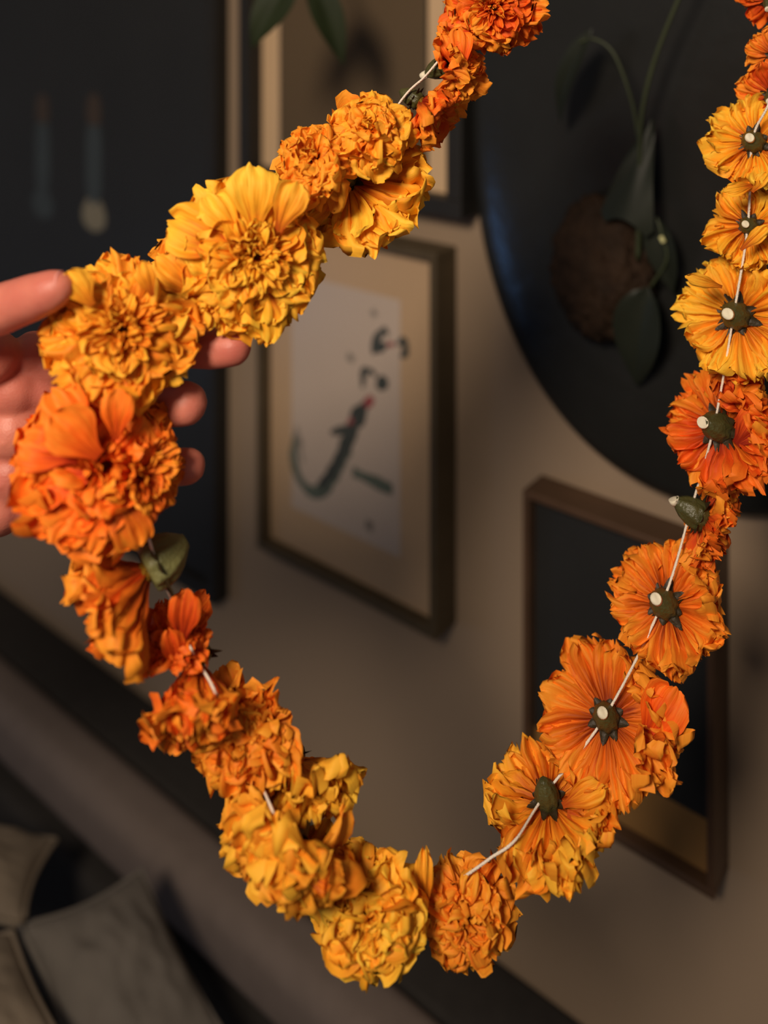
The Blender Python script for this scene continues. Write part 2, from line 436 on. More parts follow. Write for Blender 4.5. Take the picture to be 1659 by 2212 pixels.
# fibre bundle
bm = bmesh.new(); bmesh.ops.create_icosphere(bm, subdivisions=5, radius=1)
for v in bm.verts:
    d = v.co.normalized()
    s = 1 + .10 * noise.noise(d * 2.2) + .11 * noise.noise(Vector((d.x * 16, d.y * 16, d.z * 4))) + .06 * noise.noise(Vector((d.x * 40, d.y * 40, d.z * 7)))
    v.co = Vector((d.x * .042, d.y * .022, d.z * .056)) * s
fb = bm_obj('fibre_bundle', bm, M_fibre, mp_)
fb.matrix_basis = iv @ Matrix.Translation(plant_at(1300, 580, .042)) @ Matrix.Rotation(WALL_ROT, 4, 'Z')
# root strands hanging around the bundle
rs = random.Random(5)
for k in range(46):
    a = rs.uniform(-1, 1); b = rs.uniform(-.9, .9)
    u_ = 1300 + 95 * a; v_ = 580 + 105 * b; e = rs.uniform(.3, .7)
    o_ = .042 + .022 * math.sqrt(max(0.05, 1 - a * a * .9 - b * b * .8)) * 1.03
    stem_to([plant_at(u_, v_, o_), plant_at(u_ + 12 * e, v_ + 28 * e, o_ + .0012), plant_at(u_ + 16 * e + rs.uniform(-6, 6), v_ + 60 * e, o_ - .001)], .0006, mp_, M_fibre, 'root_strand')
stem_to([plant_at(1378, 560, .055), plant_at(1382, 400, .06), plant_at(1384, 265, .064), plant_at(1405, 160, .066), plant_at(1440, 60, .068), plant_at(1500, -80, .070)], lambda t: .0021 - .0006 * t)
stem_to([plant_at(1380, 300, .062), plant_at(1362, 210, .066), plant_at(1325, 115, .070), plant_at(1282, 84, .072), plant_at(1250, 92, .073)], lambda t: .0016 - .0007 * t)
nrm = TO_CAM + Vector((0, 0, .1))
def L_(px0, px1, W, off0, off1, **k):
    p, q = plant_at(*px0, off0), plant_at(*px1, off1)
    n_ = k.pop('n', nrm)
    return place_leaf('leaf', leaf_mesh('leaf', (q - p).length * 1.04, W, **k), M_leafdark, p, q, n_, mp_)
L_((1278, 62), (1168, 262), .020, .072, .072, bend=.5, fold=.5, base=.8, seed=1, n=TO_CAM + Vector((-.5, 0, .2)))
L_((1348, 475), (1398, 262), .046, .070, .062, bend=.2, fold=-.2, seed=2, heart=True)
L_((1400, 620), (1350, 850), .038, .055, .060, bend=.5, fold=.4, base=.7, seed=3)
L_((1420, 470), (1440, 640), .024, .055, .058, bend=.5, fold=.4, base=.7, seed=4)
stem_to([plant_at(1405, 620, .050), plant_at(1440, 560, .055), plant_at(1428, 500, .056), plant_at(1418, 470, .055)], .0012)
stem_to([plant_at(1428, 512, .058), plant_at(1434, 524, .060)], .0018, mp_, plain('cut_shoot', lin(200, 196, 140), .6), 'cut_shoot')

# --- trailing leaves hanging in front of the upper frame
tp = empty('hanging_plant', at(640, -220, .80))
tag(tp, 'blurred dark green leaves hanging down in front of the upper frame', 'plant')
bpy.context.view_layer.update(); iv = tp.matrix_world.inverted()
stem_to([at(640, -220, .80), at(660, -130, .80), at(680, -40, .79)], .002, tp)
stem_to([at(640, -220, .80), at(632, -120, .78), at(622, -40, .77)], .002, tp)
me = leaf_mesh('leaf', .075, .034, bend=.35, fold=.35, base=.75, seed=6)
place_leaf('leaf', me, M_leafgreen, at(640, -60, .77), at(515, 120, .76), Vector((-.3, -1, .35)), tp)
place_leaf('leaf', leaf_mesh('leaf', .085, .028, bend=.3, fold=.35, base=.75, seed=7), M_leafgreen, at(672, -60, .79), at(752, 148, .78), Vector((.2, -1, .2)), tp)
place_leaf('leaf', leaf_mesh('leaf', .060, .026, bend=.4, fold=.35, base=.75, seed=8), M_leafgreen, at(640, -70, .79), at(735, 40, .80), Vector((.2, -1, .5)), tp)

# ------------------------------------------------------------------ sofa and cushions below the frames
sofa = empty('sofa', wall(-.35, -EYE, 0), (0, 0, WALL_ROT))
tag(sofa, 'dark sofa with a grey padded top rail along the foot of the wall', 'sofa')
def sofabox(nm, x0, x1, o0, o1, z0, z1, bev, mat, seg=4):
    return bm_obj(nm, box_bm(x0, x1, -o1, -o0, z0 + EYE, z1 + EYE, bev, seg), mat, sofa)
sofabox('gap_shade_strip', -1.1, 1.4, .002, .072, -1.5, -.865, .006, M_sofa)  # dark strip set in for the shade in the gap behind the sofa
sofabox('top_rail', -1.1, 1.4, .073, .134, -.93, -.858, .022, M_sofagrey, 6)
sofabox('backrest', -1.1, 1.4, .073, .150, -1.5, -.931, .012, M_sofa)
sofabox('seat', -1.1, 1.4, .151, .75, -1.35, -1.10, .03, M_sofa)
sofabox('base', -1.1, 1.4, .151, .74, -1.55, -1.351, .01, M_sofa)
for sx in (-1.05, 1.3):
    for so in (.06, .68): sofabox('foot', sx, sx + .05, so, so + .05, -1.6, -1.55 if so > .2 else -1.5, .004, M_blackframe)
def cushion(label, corners, puff, mat, seed):
    A, B, Cc, Dd = [Vector(c) for c in corners]   # A-B-D-C order: A, B along first side; C opposite A-B
    n_ = (B - A).cross(Cc - A).normalized()
    if n_.z < 0: n_ = -n_
    cen = (A + B + Cc + Dd) / 4
    root = empty('cushion', cen - n_ * puff * .5)
    bm = bmesh.new(); K = 30; top, bot = [], []
    for side, store in ((1, top), (-1, bot)):
        for j in range(K + 1):
            row = []
            for i in range(K + 1):
                a, b = i / K, j / K
                # pinch sides slightly inward
                pa = a + (a - .5) * -.10 * math.sin(math.pi * b) ** 1; pb = b + (b - .5) * -.10 * math.sin(math.pi * a)
                p = A * (1 - pa) * (1 - pb) + B * pa * (1 - pb) + Cc * (1 - pa) * pb + Dd * pa * pb
                hgt = (math.sin(math.pi * a) * math.sin(math.pi * b)) ** .45
                wr = .12 * noise.noise(Vector((a * 4, b * 4, seed))) + .06 * noise.noise(Vector((a * 10, b * 10, seed + 4)))
                p = p + n_ * side * puff * hgt * (0.5 + wr)
                row.append(bm.verts.new(p - root.location))
            store.append(row)
    for st, fl in ((top, False), (bot, True)):
        for j in range(K):
            for i in range(K):
                q = (st[j][i], st[j][i + 1], st[j + 1][i + 1], st[j + 1][i]); bm.faces.new(q[::-1] if fl else q)
    bmesh.ops.remove_doubles(bm, verts=bm.verts, dist=1e-5); bmesh.ops.recalc_face_normals(bm, faces=bm.faces)
    bm_obj('cushion_cover', bm, mat, root)
    loop = [top[0][i].co for i in range(0)]
    edge = []
    for (P, Q) in ((A, B), (B, Dd), (Dd, Cc), (Cc, A)):
        for i in range(12):
            t = i / 12; m_ = (P + Q) / 2; p = P.lerp(Q, t); p = p + (cen - m_) * .10 * math.sin(math.pi * t)
            edge.append(p - root.location)
    edge.append(edge[0].copy())
    bm_obj('piping', tube_bm(edge, .0028, 8, False), mat, root)
    tag(root, label, 'cushion', 'cushions on the sofa')
cushion('grey square cushion with piped edge lying at the lower left', (at(305, 1880, .86), at(45, 2000, .80), at(500, 2260, .765), at(190, 2420, .71)), .055, M_cush, 1)
cushion('taupe cushion at the left edge of the photo, above the paler one', (at(120, 1815, .93), at(-190, 1760, .97), at(50, 2000, .83), at(-260, 1960, .85)), .05, M_cush2, 2)
cushion('pale taupe cushion in the bottom left corner', (at(25, 2015, .79), at(-240, 2050, .80), at(165, 2300, .69), at(-140, 2400, .68)), .05, M_cush2, 3)

# ------------------------------------------------------------------ marigolds
def smooth(t): t = max(0, min(1, t)); return t * t * (3 - 2 * t)
def petal_mesh(kind, seed):
    rn = random.Random(seed * 7 + {'ray': 1, 'fold': 2, 'quill': 3, 'broad': 4}[kind])
    ph = [rn.uniform(0, 6.28) for _ in range(8)]
    k1 = rn.uniform(2.6, 4.4); k2 = rn.uniform(6, 9); off = rn.uniform(0, 100)
    if kind == 'ray':   w0, w1, pl, ru, cup, kap, t0, jag = .07, .33, .050, .10, .04, R(rn.uniform(-42, 22)), .25, .11
    elif kind == 'broad': w0, w1, pl, ru, cup, kap, t0, jag = .10, .42, .018, .07, .05, R(rn.uniform(-60, -20)), .35, .06
    elif kind == 'fold': w0, w1, pl, ru, cup, kap, t0, jag = .10, .42, .055, .17, rn.uniform(-.1, .3), R(rn.uniform(-140, -10)), .42, .10
    else:               w0, w1, pl, ru, cup, kap, t0, jag = .06, .17, .03, .07, .5, R(rn.uniform(-90, 40)), .45, .09
    NV = 16; cx_, cz_, th_ = [0.0], [0.0], [0.0]
    for j in range(NV * 4):
        t = (j + .5) / (NV * 4); a = kap * smooth((t - t0) / (1 - t0))
        cx_.append(cx_[-1] + math.cos(a) / (NV * 4)); cz_.append(cz_[-1] + math.sin(a) / (NV * 4)); th_.append(kap * smooth(((j + 1) / (NV * 4) - t0) / (1 - t0)))
    def fn(a, t):
        c = a * 2 - 1
        hw_ = (w0 + (w1 - w0) * smooth(t / .72)) * (math.sqrt(1 - ((t - .84) / .178) ** 2) if t > .84 else 1)
        tip = smooth((t - .35) / .65)
        lob = 1 - .10 * abs(c) ** 2.2 + jag * (1.1 * noise.noise(Vector((c * 2.2, off, 0))) + .5 * noise.noise(Vector((c * 5.0, off, 3))) + .16 * noise.noise(Vector((c * 11, off, 5)))) * tip
        if kind == 'ray': lob -= .09 * math.exp(-((c - .3 * math.sin(ph[5])) / .13) ** 2) * smooth((t - .6) / .4)
        tt = max(0, min(1, t * lob)); k = tt * NV * 4; k0 = min(int(k), NV * 4 - 1); f = k - k0
        x = cx_[k0] * (1 - f) + cx_[k0 + 1] * f; z = cz_[k0] * (1 - f) + cz_[k0 + 1] * f; th = th_[k0] * (1 - f) + th_[k0 + 1] * f
        y = c * hw_ * (1 + .14 * noise.noise(Vector((t * 3, c, off))))
        d = pl * t * math.sin(c * k1 + ph[0]) + pl * .9 * smooth(t * 2) * math.sin(c * k2 * 1.25 + ph[1])
        d += ru * t ** 2.6 * math.sin(c * k2 + ph[2] + 2.2 * t) * (.4 + .6 * abs(c))
        d += ru * 1.3 * t * t * noise.noise(Vector((c * 2.2, t * 3.0, off)))
        d += ru * .6 * t * noise.noise(Vector((c * 5, t * 7, off + 9)))
        d += cup * c * c * hw_ * 1.6
        e = ru * .6 * tip * noise.noise(Vector((c * 3.5 + 7, t * 4, off)))
        return Vector((x - math.sin(th) * d + math.cos(th) * e, y, z + math.cos(th) * d + math.sin(th) * e))
    return grid_mesh('petal', fn, 18, NV)
BANK = {'ray': [petal_mesh('ray', s) for s in range(26)], 'fold': [petal_mesh('fold', s) for s in range(22)], 'quill': [petal_mesh('quill', s) for s in range(10)], 'broad': [petal_mesh('broad', s) for s in range(10)]}
for ms in BANK.values():
    for me in ms: me.materials.append(PET['amber'])

def calyx_parts(root, Rr, ln, rad, stub, seed, mat=None):
    rn = random.Random(seed)
    seg = 40; prof = [(.0, .55), (.02, .92), (.10, 1.0), (.3, 1.06), (.5, 1.0), (.7, .82), (.85, .58), (.95, .38), (1.0, .30)]
    bm = bmesh.new(); rings = []
    for (t, r) in prof:
        ring = []
        for k in range(seg):
            a = 2 * math.pi * k / seg
            rr = r * rad * (1 + .07 * math.cos(8 * a) * (1 - t * .6) + .04 * noise.noise(Vector((math.cos(a) * 3, math.sin(a) * 3, t * 3 + seed))))
            ring.append(bm.verts.new((rr * math.cos(a), rr * math.sin(a), ln * (.06 - t))))
        rings.append(ring)
    for r0, r1 in zip(rings, rings[1:]):
        for k in range(seg): bm.faces.new((r0[k], r1[k], r1[(k + 1) % seg], r0[(k + 1) % seg]))
    bm.faces.new(rings[0]); bm.faces.new(rings[-1][::-1])
    cal = bm_obj('calyx', bm, mat or M_calyx, root)
    for k in range(8):                                     # pointed sepal teeth spread on the backs of the petals
        a = 2 * math.pi * (k + .5) / 8 + rn.uniform(-.15, .15); L = rad * rn.uniform(.5, 1.25)
        def fn(u, t):
            c = u * 2 - 1
            return Vector((rad * .82 + L * t, c * rad * .46 * (1 - t) ** .6, -ln * .12 - ln * .05 * t - .2 * rad * c * c * (1 - t)))
        o = mesh_obj('sepal', grid_mesh('sepal', fn, 4, 5), M_sepal, cal); o.matrix_basis = Matrix.Rotation(a, 4, 'Z')
    if stub:
        L = stub * rad; bm = tube_bm([Vector((0, 0, -ln * .90)), Vector((0, 0, -ln * .94 - L * .5)), Vector((rad * .06, 0, -ln * .94 - L)), Vector((rad * .08, 0, -ln * .95 - L))], lambda t: rad * (.42 if t < .99 else .34), 14)
        bm_obj('cut_stem', bm, M_stub, root)

FL = []; ROOT = {}
def marigold(label, u, v, y, rpx, face, color, style='double', n=58, el=(-6, 78), lobes=None, calyx=(.5, .17, 0), seed=0, rays=.4, rough=1.0, dome=.52, fq=.85, pw=1.05, curl=None, wid=1.0, color2=None, roll=0.0, flat=1.0, arc=None):
    """face = (right, up, toward camera) of the flower's open side; lobes = [(image angle, length factor)]"""
    rn = random.Random(seed * 31 + 5)
    Rr = rpx * y / F
    fwd = -at(u, v, y).normalized(); rt = (Vector((1, 0, 0)) - fwd * fwd.x).normalized(); upv = fwd.cross(rt)
    z = (rt * face[0] + upv * face[1] + fwd * face[2]).normalized()
    xr = rt; x = xr - z * xr.dot(z)
    if x.length < .3: xr = upv; x = xr - z * xr.dot(z)
    x.normalize(); yv = z.cross(x)
    m = Matrix((x, yv, z)).transposed().to_4x4()
    root = empty('marigold', at(u, v, y)); root.matrix_world = Matrix.Translation(at(u, v, y)) @ m
    ROOT[seed] = (root, Matrix.Translation(at(u, v, y)) @ m)
    sgn = 1 if face[2] >= 0 else -1
    def lobe(az):
        if not lobes: return 1.0
        a = math.degrees(az) * sgn % 360; s = 0; wt = 0
        for (la, lf) in lobes:
            dd = abs((a - la + 180) % 360 - 180); k = math.exp(-(dd / 26) ** 2); s += k * lf; wt += k
        wt0 = .35; return (s + wt0) / (wt + wt0)
    for i in range(n):
        q = i / (n - 1)
        if style == 'back':
            ring = 0 if i < n * .36 else (1 if i < n * .68 else 2)
            cnt = [math.ceil(n * .36), math.ceil(n * .32), n - math.ceil(n * .36) - math.ceil(n * .32)][ring]
            j = i - [0, math.ceil(n * .36), math.ceil(n * .68)][ring]
            az = 2 * math.pi * (j + .5 * (ring % 2)) / cnt + rn.uniform(-.2, .2)
            e = R(el[0] + [0, 12, 34][ring] * 1.0 + rn.uniform(-5, 6) * rough); Ln = Rr * [1.0, .95, .78][ring] * rn.uniform(.84, 1.08)
            kind = 'ray' if ring < 2 else 'fold'; wd = [1.0, 1.0, 1.0][ring]
            h = [0, .02, .05][ring] * Rr
        else:
            az = i * 2.39996 + rn.uniform(-.2, .2)
            e = R(el[0] + (el[1] - el[0]) * q ** pw + rn.uniform(-9, 9) * rough)
            Ln = Rr * (1.0 - dome * q) * rn.uniform(.88, 1.08)
            kind = 'ray' if q < rays else ('fold' if q < fq else 'quill'); wd = 1.0 if q < rays else 1.05
            h = .10 * Rr * q
        if arc and not (arc[0] <= (math.degrees(az) * sgn % 360) <= arc[1]) : 
            if not (arc[1] > 360 and (math.degrees(az) * sgn % 360) + 360 <= arc[1]): continue
        Ln *= lobe(az)
        me = rn.choice(BANK[kind])
        xl = Vector((math.cos(e) * math.cos(az), math.cos(e) * math.sin(az), math.sin(e)))
        zl = Vector((-math.sin(e) * math.cos(az), -math.sin(e) * math.sin(az), math.cos(e)))
        yl = zl.cross(xl)
        pm = Matrix((xl, yl, zl)).transposed().to_4x4() @ Matrix.Rotation(rn.uniform(-.28, .28) * rough, 4, 'X')
        pm = pm @ Matrix.Diagonal((Ln, Ln * wd * wid * rn.uniform(.85, 1.2), Ln * rn.uniform(.8, 1.25) * (rough if rough > 1 else 1) * (1 if rn.random() < .5 else .9), 1))
        pm = Matrix.Translation(Vector((math.cos(az) * .05 * Rr, math.sin(az) * .05 * Rr, h))) @ pm
        o = bpy.data.objects.new('petal', me); C.objects.link(o); o.parent = root; o.matrix_basis = pm
        col = color2 if (color2 and rn.random() < .45) else color
        o.material_slots[0].link = 'OBJECT'; o.material_slots[0].material = PET[col]
    if curl:                                              # petals folded over towards the back of the flower
        ca, cs, cn, clen = curl
        for i in range(cn):
            az = R(ca + rn.uniform(-cs, cs)) * sgn; e = R(rn.uniform(-75, 5)); Ln = 1.25 * Rr * clen * rn.uniform(.8, 1.15); me = rn.choice(BANK['fold'])
            rad_ = Rr * rn.uniform(.35, .62)
            xl = Vector((math.cos(e) * math.cos(az), math.cos(e) * math.sin(az), math.sin(e))); zl = Vector((-math.sin(e) * math.cos(az), -math.sin(e) * math.sin(az), math.cos(e)))
            pm = Matrix.Translation(Vector((math.cos(az) * rad_, math.sin(az) * rad_, Rr * .08))) @ Matrix((xl, zl.cross(xl), zl)).transposed().to_4x4() @ Matrix.Rotation(rn.uniform(-.9, .9), 4, 'X') @ Matrix.Diagonal((Ln, Ln * 1.3, Ln, 1))
            o = bpy.data.objects.new('petal', me); C.objects.link(o); o.parent = root; o.matrix_basis = pm
            o.material_slots[0].link = 'OBJECT'; o.material_slots[0].material = PET[color2 or color]
    # receptacle under the petals
    bm = bmesh.new(); bmesh.ops.create_uvsphere(bm, u_segments=16, v_segments=10, radius=Rr * .13)
    for vv in bm.verts: vv.co.z = vv.co.z * .7 + Rr * .06
    bm_obj('receptacle', bm, M_core, root)
    if calyx: calyx_parts(root, Rr, calyx[0] * Rr, calyx[1] * Rr, calyx[2], seed, M_olive if seed in (12, 14, 17) else None)
    tag(root, label, 'flower', 'marigolds strung on the thread'); FL.append(at(u, v, y) - z * (calyx[0] * Rr * .42 if calyx else 0))
    return root

MG = marigold
# left strand, from the top down to the hand
MG('red-orange marigold cut by the top edge, open face towards us', 1062, 18, .500, 112, (.05, .2, 1), 'red', n=88, seed=1, color2='orange', rays=.3, dome=.66, el=(-6, 84), fq=.65, pw=1.6)
MG('orange marigold with upright petals below the topmost one', 965, 140, .495, 98, (.75, .35, .35), 'orange', n=34, el=(20, 80), seed=2, calyx=(.6, .22, .4), color2='vivid')
MG('dark orange marigold wedged above the golden bunch', 905, 220, .490, 118, (.75, -.45, .3), 'red', n=36, el=(34, 80), seed=3, calyx=(.45, .16, 0), color2='orange')
MG('golden crumpled marigold with its head to the upper side', 802, 285, .474, 98, (-.1, .45, .9), 'gold', n=60, el=(-10, 80), seed=4, rough=1.4, rays=.0, color2='amber', wid=1.2)
MG('amber crumpled marigold above the large yellow bloom', 682, 352, .466, 98, (-.25, .45, .9), 'amber', n=60, el=(-10, 80), seed=5, rough=1.4, rays=.0, color2='amber', wid=1.1)
MG('yellow marigold fanning its petals down to the right', 752, 388, .490, 165, (.22, -.38, -.9), 'yellow', style='back', n=52, el=(0, 60), seed=6, calyx=(.3, .13, 0), color2='gold', wid=.95, rough=1.4, lobes=[(0, 1.05), (300, 1.0), (250, .95), (120, .6)])
MG('large yellow marigold open flat above the fingertips', 550, 552, .446, 166, (.12, .0, 1), 'gold', n=112, seed=7, color2='yellow', lobes=[(100, 1.14), (155, 1.1), (285, 1.06)], rays=.36, wid=1.15, rough=.8, dome=.70, el=(-8, 84), fq=.6, pw=1.7)
MG('amber marigold half hidden left of the large yellow bloom', 425, 595, .452, 122, (-.5, .2, .8), 'gold', n=56, seed=8, color2='amber', wid=1.2)
MG('amber marigold held under the thumb', 265, 712, .426, 172, (-.02, .05, 1), 'amber', n=118, seed=9, color2='gold', lobes=[(250, 1.0), (15, 1.18), (60, .9)], rays=.25, dome=.70, el=(-8, 84), fq=.6, pw=1.7)
MG('vivid orange marigold held against the palm', 222, 1008, .420, 188, (.15, .05, 1), 'vivid', n=86, seed=10, rays=.5, lobes=[(0, .85), (180, 1.05), (270, .98)], wid=1.2, rough=.8, dome=.6, el=(-8, 84), fq=.75, pw=1.5)
MG('small vivid orange marigold tucked by the lowest fingertip', 302, 1022, .416, 108, (.6, -.1, .8), 'orange', n=34, seed=11, color2='vivid', el=(5, 60), wid=.8, rays=.8)
# below the hand
MG('dark orange marigold hanging below the palm with an olive calyx', 322, 1230, .428, 180, (-.80, -.60, .06), 'orange', n=60, el=(54, 88), seed=12, calyx=(.54, .27, .0), color2='red', rays=.55, wid=.85, rough=1.3)
MG('red-orange marigold pinched small beside the thread', 378, 1395, .434, 112, (-.1, .55, .75), 'red', n=40, el=(10, 85), seed=13, calyx=(.3, .14, 0), rays=.5, lobes=[(90, 1.0), (0, .5), (180, .6), (270, .8)])
MG('red-orange marigold pointing down with a small green calyx', 420, 1425, .438, 168, (.06, -.92, .32), 'red', n=64, el=(62, 89), seed=14, calyx=(.26, .20, 0), color2='orange', rays=.4, rough=1.1, wid=.9)
MG('amber marigold with long pleated petals above the green bud', 540, 1570, .444, 146, (-.2, -.6, .7), 'orange', lobes=[(60, .62), (90, .75), (30, .7)], n=68, el=(8, 86), seed=15, calyx=(.24, .12, 0), color2='amber', rays=.4, rough=1.3, wid=1.05)
MG('yellow-gold marigold edge behind the green bud', 640, 1640, .456, 158, (.20, -.92, -.05), 'gold', n=60, el=(15, 86), seed=16, calyx=(.24, .12, 0), color2='yellow', rays=.6, rough=1.3)
MG('amber marigold at the lower left bend of the garland', 622, 1808, .434, 165, (-.36, -.82, .05), 'amber', n=88, el=(0, 86), seed=17, calyx=(.46, .21, 0), color2='gold', rough=1.2, rays=.05, wid=1.1)
MG('bright yellow marigold at the lowest point of the garland', 800, 1965, .444, 132, (-.15, -.55, .7), 'yellow', n=82, el=(-8, 82), seed=18, calyx=(.7, .18, 0), color2='gold', rough=1.2, rays=.05, wid=1.15, lobes=[(190, 1.2), (215, 1.15), (90, .85), (270, .95)])
MG('amber marigold at the lower right with ragged petals', 1000, 1970, .460, 112, (.2, -.45, .75), 'amber', n=64, el=(-8, 82), seed=19, calyx=(.5, .18, 0), color2='orange', rough=1.3, rays=.1, lobes=[(110, 1.0), (270, .85), (330, 1.2)])
# right strand, from the bottom up
MG('golden marigold with a dark upright calyx, lowest on the right', 1185, 1735, .480, 138, (.1, -.55, -.75), 'gold', style='back', n=54, el=(-2, 60), seed=20, calyx=(.5, .18, 0), color2='amber', rough=1.9, wid=.9, lobes=[(0, .95), (270, 1.25), (180, 1.0)], curl=(335, 40, 9, .5))
MG('big orange marigold seen from behind with one side curled over', 1312, 1552, .492, 146, (.16, -.16, -1), 'orange', style='back', n=60, el=(-4, 60), seed=21, calyx=(.40, .18, .35), color2='orange', lobes=[(45, .82)], wid=.85, rough=1.3, curl=(350, 45, 12, .5))
MG('orange marigold seen from behind with a white stem tip', 1440, 1308, .497, 127, (.36, -.20, -1), 'orange', style='back', n=56, el=(-6, 60), seed=22, calyx=(.46, .22, .4), color2='orange', wid=.82, rough=1.3)
MG('small red-orange marigold with its ribbed calyx to the left', 1520, 1120, .500, 98, (.80, -.5, -.25), 'red', style='back', n=40, el=(10, 60), seed=23, calyx=(.72, .30, .1), color2='orange', wid=.8, rough=1.3)
MG('orange marigold with the oval board behind and its calyx sideways', 1562, 925, .500, 132, (.55, -.15, -.8), 'orange', style='back', n=54, el=(-8, 60), seed=24, calyx=(.56, .22, .1), color2='red', wid=.8, rough=1.4, curl=(0, 60, 12, .5))
MG('golden marigold seen from behind with a pale stem tip', 1594, 682, .500, 130, (.34, -.06, -1), 'gold', style='back', n=54, el=(-4, 60), seed=25, calyx=(.46, .22, .4), color2='yellow', wid=.85, rough=1.5)
MG('yellow marigold between two others at the right edge', 1620, 488, .500, 92, (.25, -.1, -.9), 'yellow', style='back', n=48, el=(4, 60), seed=26, calyx=(.36, .2, .3), color2='gold', rough=1.9, wid=.9)
MG('yellow marigold with a white stem tip at the right edge', 1630, 308, .500, 104, (.2, -.2, -.9), 'yellow', style='back', n=52, el=(0, 60), seed=27, calyx=(.4, .22, .5), color2='gold', rough=1.8, wid=.95)
MG('orange marigold with two broad petals at the right edge', 1672, 208, .503, 78, (.3, .3, -.8), 'orange', style='back', n=26, el=(0, 60), seed=28, calyx=(.4, .2, .3), color2='red', rough=1.4)
MG('orange marigold second from the top right corner', 1676, 122, .503, 70, (.3, .2, -.8), 'orange', style='back', n=28, el=(0, 60), seed=29, calyx=(.4, .2, .2), color2='orange', rough=1.4)
MG('red marigold in the top right corner', 1668, 2, .505, 76, (.2, .4, -.5), 'red', style='back', n=36, el=(0, 60), seed=30, calyx=(.4, .2, .2), rough=1.4)

# broad single petals that stand out on some blooms
def lone(seed, p, q, color, wid=1.0, kind='broad', k=0, face=None):
    root, M = ROOT[seed]; P, Q = at(*p), at(*q); x = Q - P; L = x.length; x.normalize()
    n_ = face or -P.normalized(); z = (n_ - x * n_.dot(x)).normalized(); y = z.cross(x)
    m = Matrix((x, y, z)).transposed().to_4x4(); m.translation = P
    o = bpy.data.objects.new('petal', BANK[kind][k % len(BANK[kind])]); C.objects.link(o); o.parent = root
    o.matrix_basis = M.inverted() @ m @ Matrix.Diagonal((L * 1.06, L * wid, L, 1))
    o.material_slots[0].link = 'OBJECT'; o.material_slots[0].material = PET[color]
lone(7, (552, 500, .437), (545, 362, .434), 'yellow', .95, k=0); lone(7, (500, 545, .437), (362, 478, .433), 'yellow', .9, k=1)
lone(7, (520, 510, .437), (445, 425, .434), 'yellow', .8, k=2); lone(7, (600, 500, .437), (640, 400, .434), 'gold', .8, k=3)
lone(7, (575, 620, .437), (580, 735, .436), 'yellow', .9, k=4)
lone(8, (430, 640, .436), (340, 560, .432), 'gold', .8, k=5)
lone(10, (170, 990, .403), (45, 950, .397), 'vivid', 1.0, k=0); lone(10, (215, 985, .400), (120, 900, .394), 'vivid', 1.0, k=7); lone(10, (190, 1030, .402), (34, 1060, .398), 'vivid', .9, k=1)
lone(10, (200, 960, .404), (110, 850, .401), 'vivid', .8, k=2); lone(10, (200, 1070, .403), (105, 1170, .400), 'vivid', .8, k=3)
lone(10, (225, 1080, .402), (195, 1192, .398), 'vivid', .85, k=4); lone(10, (255, 1070, .404), (300, 1188, .402), 'orange', .85, k=5)
lone(10, (250, 950, .404), (255, 850, .402), 'vivid', .8, k=6)
lone(9, (200, 660, .412), (150, 590, .408), 'gold', .9, k=7); lone(9, (330, 640, .412), (305, 572, .409), 'gold', .7, k=8)
lone(17, (625, 1800, .412), (560, 1890, .408), 'gold', 1.0, k=9); lone(17, (650, 1880, .412), (745, 1905, .410), 'amber', .8, k=1)
lone(2, (1000, 150, .484), (988, 66, .481), 'vivid', .8, k=2); lone(2, (985, 150, .484), (955, 78, .482), 'vivid', .5, k=3)
lone(3, (960, 150, .482), (1010, 175, .478), 'amber', 1.0, k=4); lone(3, (965, 190, .482), (990, 225, .478), 'amber', 1.0, k=5)
lone(13, (392, 1388, .424), (402, 1288, .421), 'red', .75, k=6); lone(13, (385, 1440, .424), (368, 1368, .420), 'red', .7, k=7)
lone(19, (918, 1968, .450), (916, 1858, .446), 'gold', .38, k=8)
lone(20, (1225, 1760, .470), (1325, 1790, .462), 'gold', .9, k=0); lone(20, (1215, 1740, .470), (1295, 1700, .464), 'gold', .6, k=1)
lone(21, (1400, 1560, .480), (1472, 1600, .472), 'vivid', 1.3, k=2); lone(21, (1390, 1610, .480), (1455, 1500, .474), 'vivid', .8, k=3)
lone(24, (1590, 960, .486), (1645, 900, .478), 'red', 1.0, k=4)
lone(25, (1560, 620, .486), (1490, 600, .480), 'gold', .4, k=6)
lone(26, (1600, 540, .484), (1655, 492, .480), 'yellow', .5, k=7); lone(27, (1625, 415, .486), (1655, 375, .482), 'yellow', .6, k=8)
lone(27, (1630, 400, .488), (1572, 412, .482), 'yellow', .5, k=9)
# ------------------------------------------------------------------ thread
tpts = [(1075, -160, .505), (1062, -60, .505), (985, 60, .500), (966, 105, .492), (920, 163, .488), (868, 215, .486), (770, 362, .490), (668, 425, .468), (560, 560, .462), (420, 620, .455), (270, 715, .438), (262, 790, .424), (264, 860, .416), (270, 960, .430), (300, 1090, .430), (313, 1130, .418), (326, 1178, .418), (345, 1230, .436), (362, 1275, .434), (378, 1312, .444), (400, 1372, .436), (412, 1400, .422), (426, 1428, .430), (450, 1465, .420), (470, 1505, .418), (500, 1565, .445), (540, 1640, .445), (582, 1735, .420), (600, 1775, .420), (632, 1803, .430), (668, 1838, .420), (702, 1868, .422), (800, 1930, .450), (935, 1935, .470), (1005, 1892, .458), (1060, 1853, .456), (1115, 1812, .457), 19, 20, 21, 22, 23, 24, 25, 26, (1662, 220, .488), (1676, 120, .490), (1680, -60, .50)]
tpts = [FL[p] if isinstance(p, int) else at(*p) for p in tpts]
th = bm_obj('thread', tube_bm(catmull(tpts, 10), .00065, 9, True, .5), M_thread)
tag(th, 'white cotton thread running through all the marigolds', 'thread')

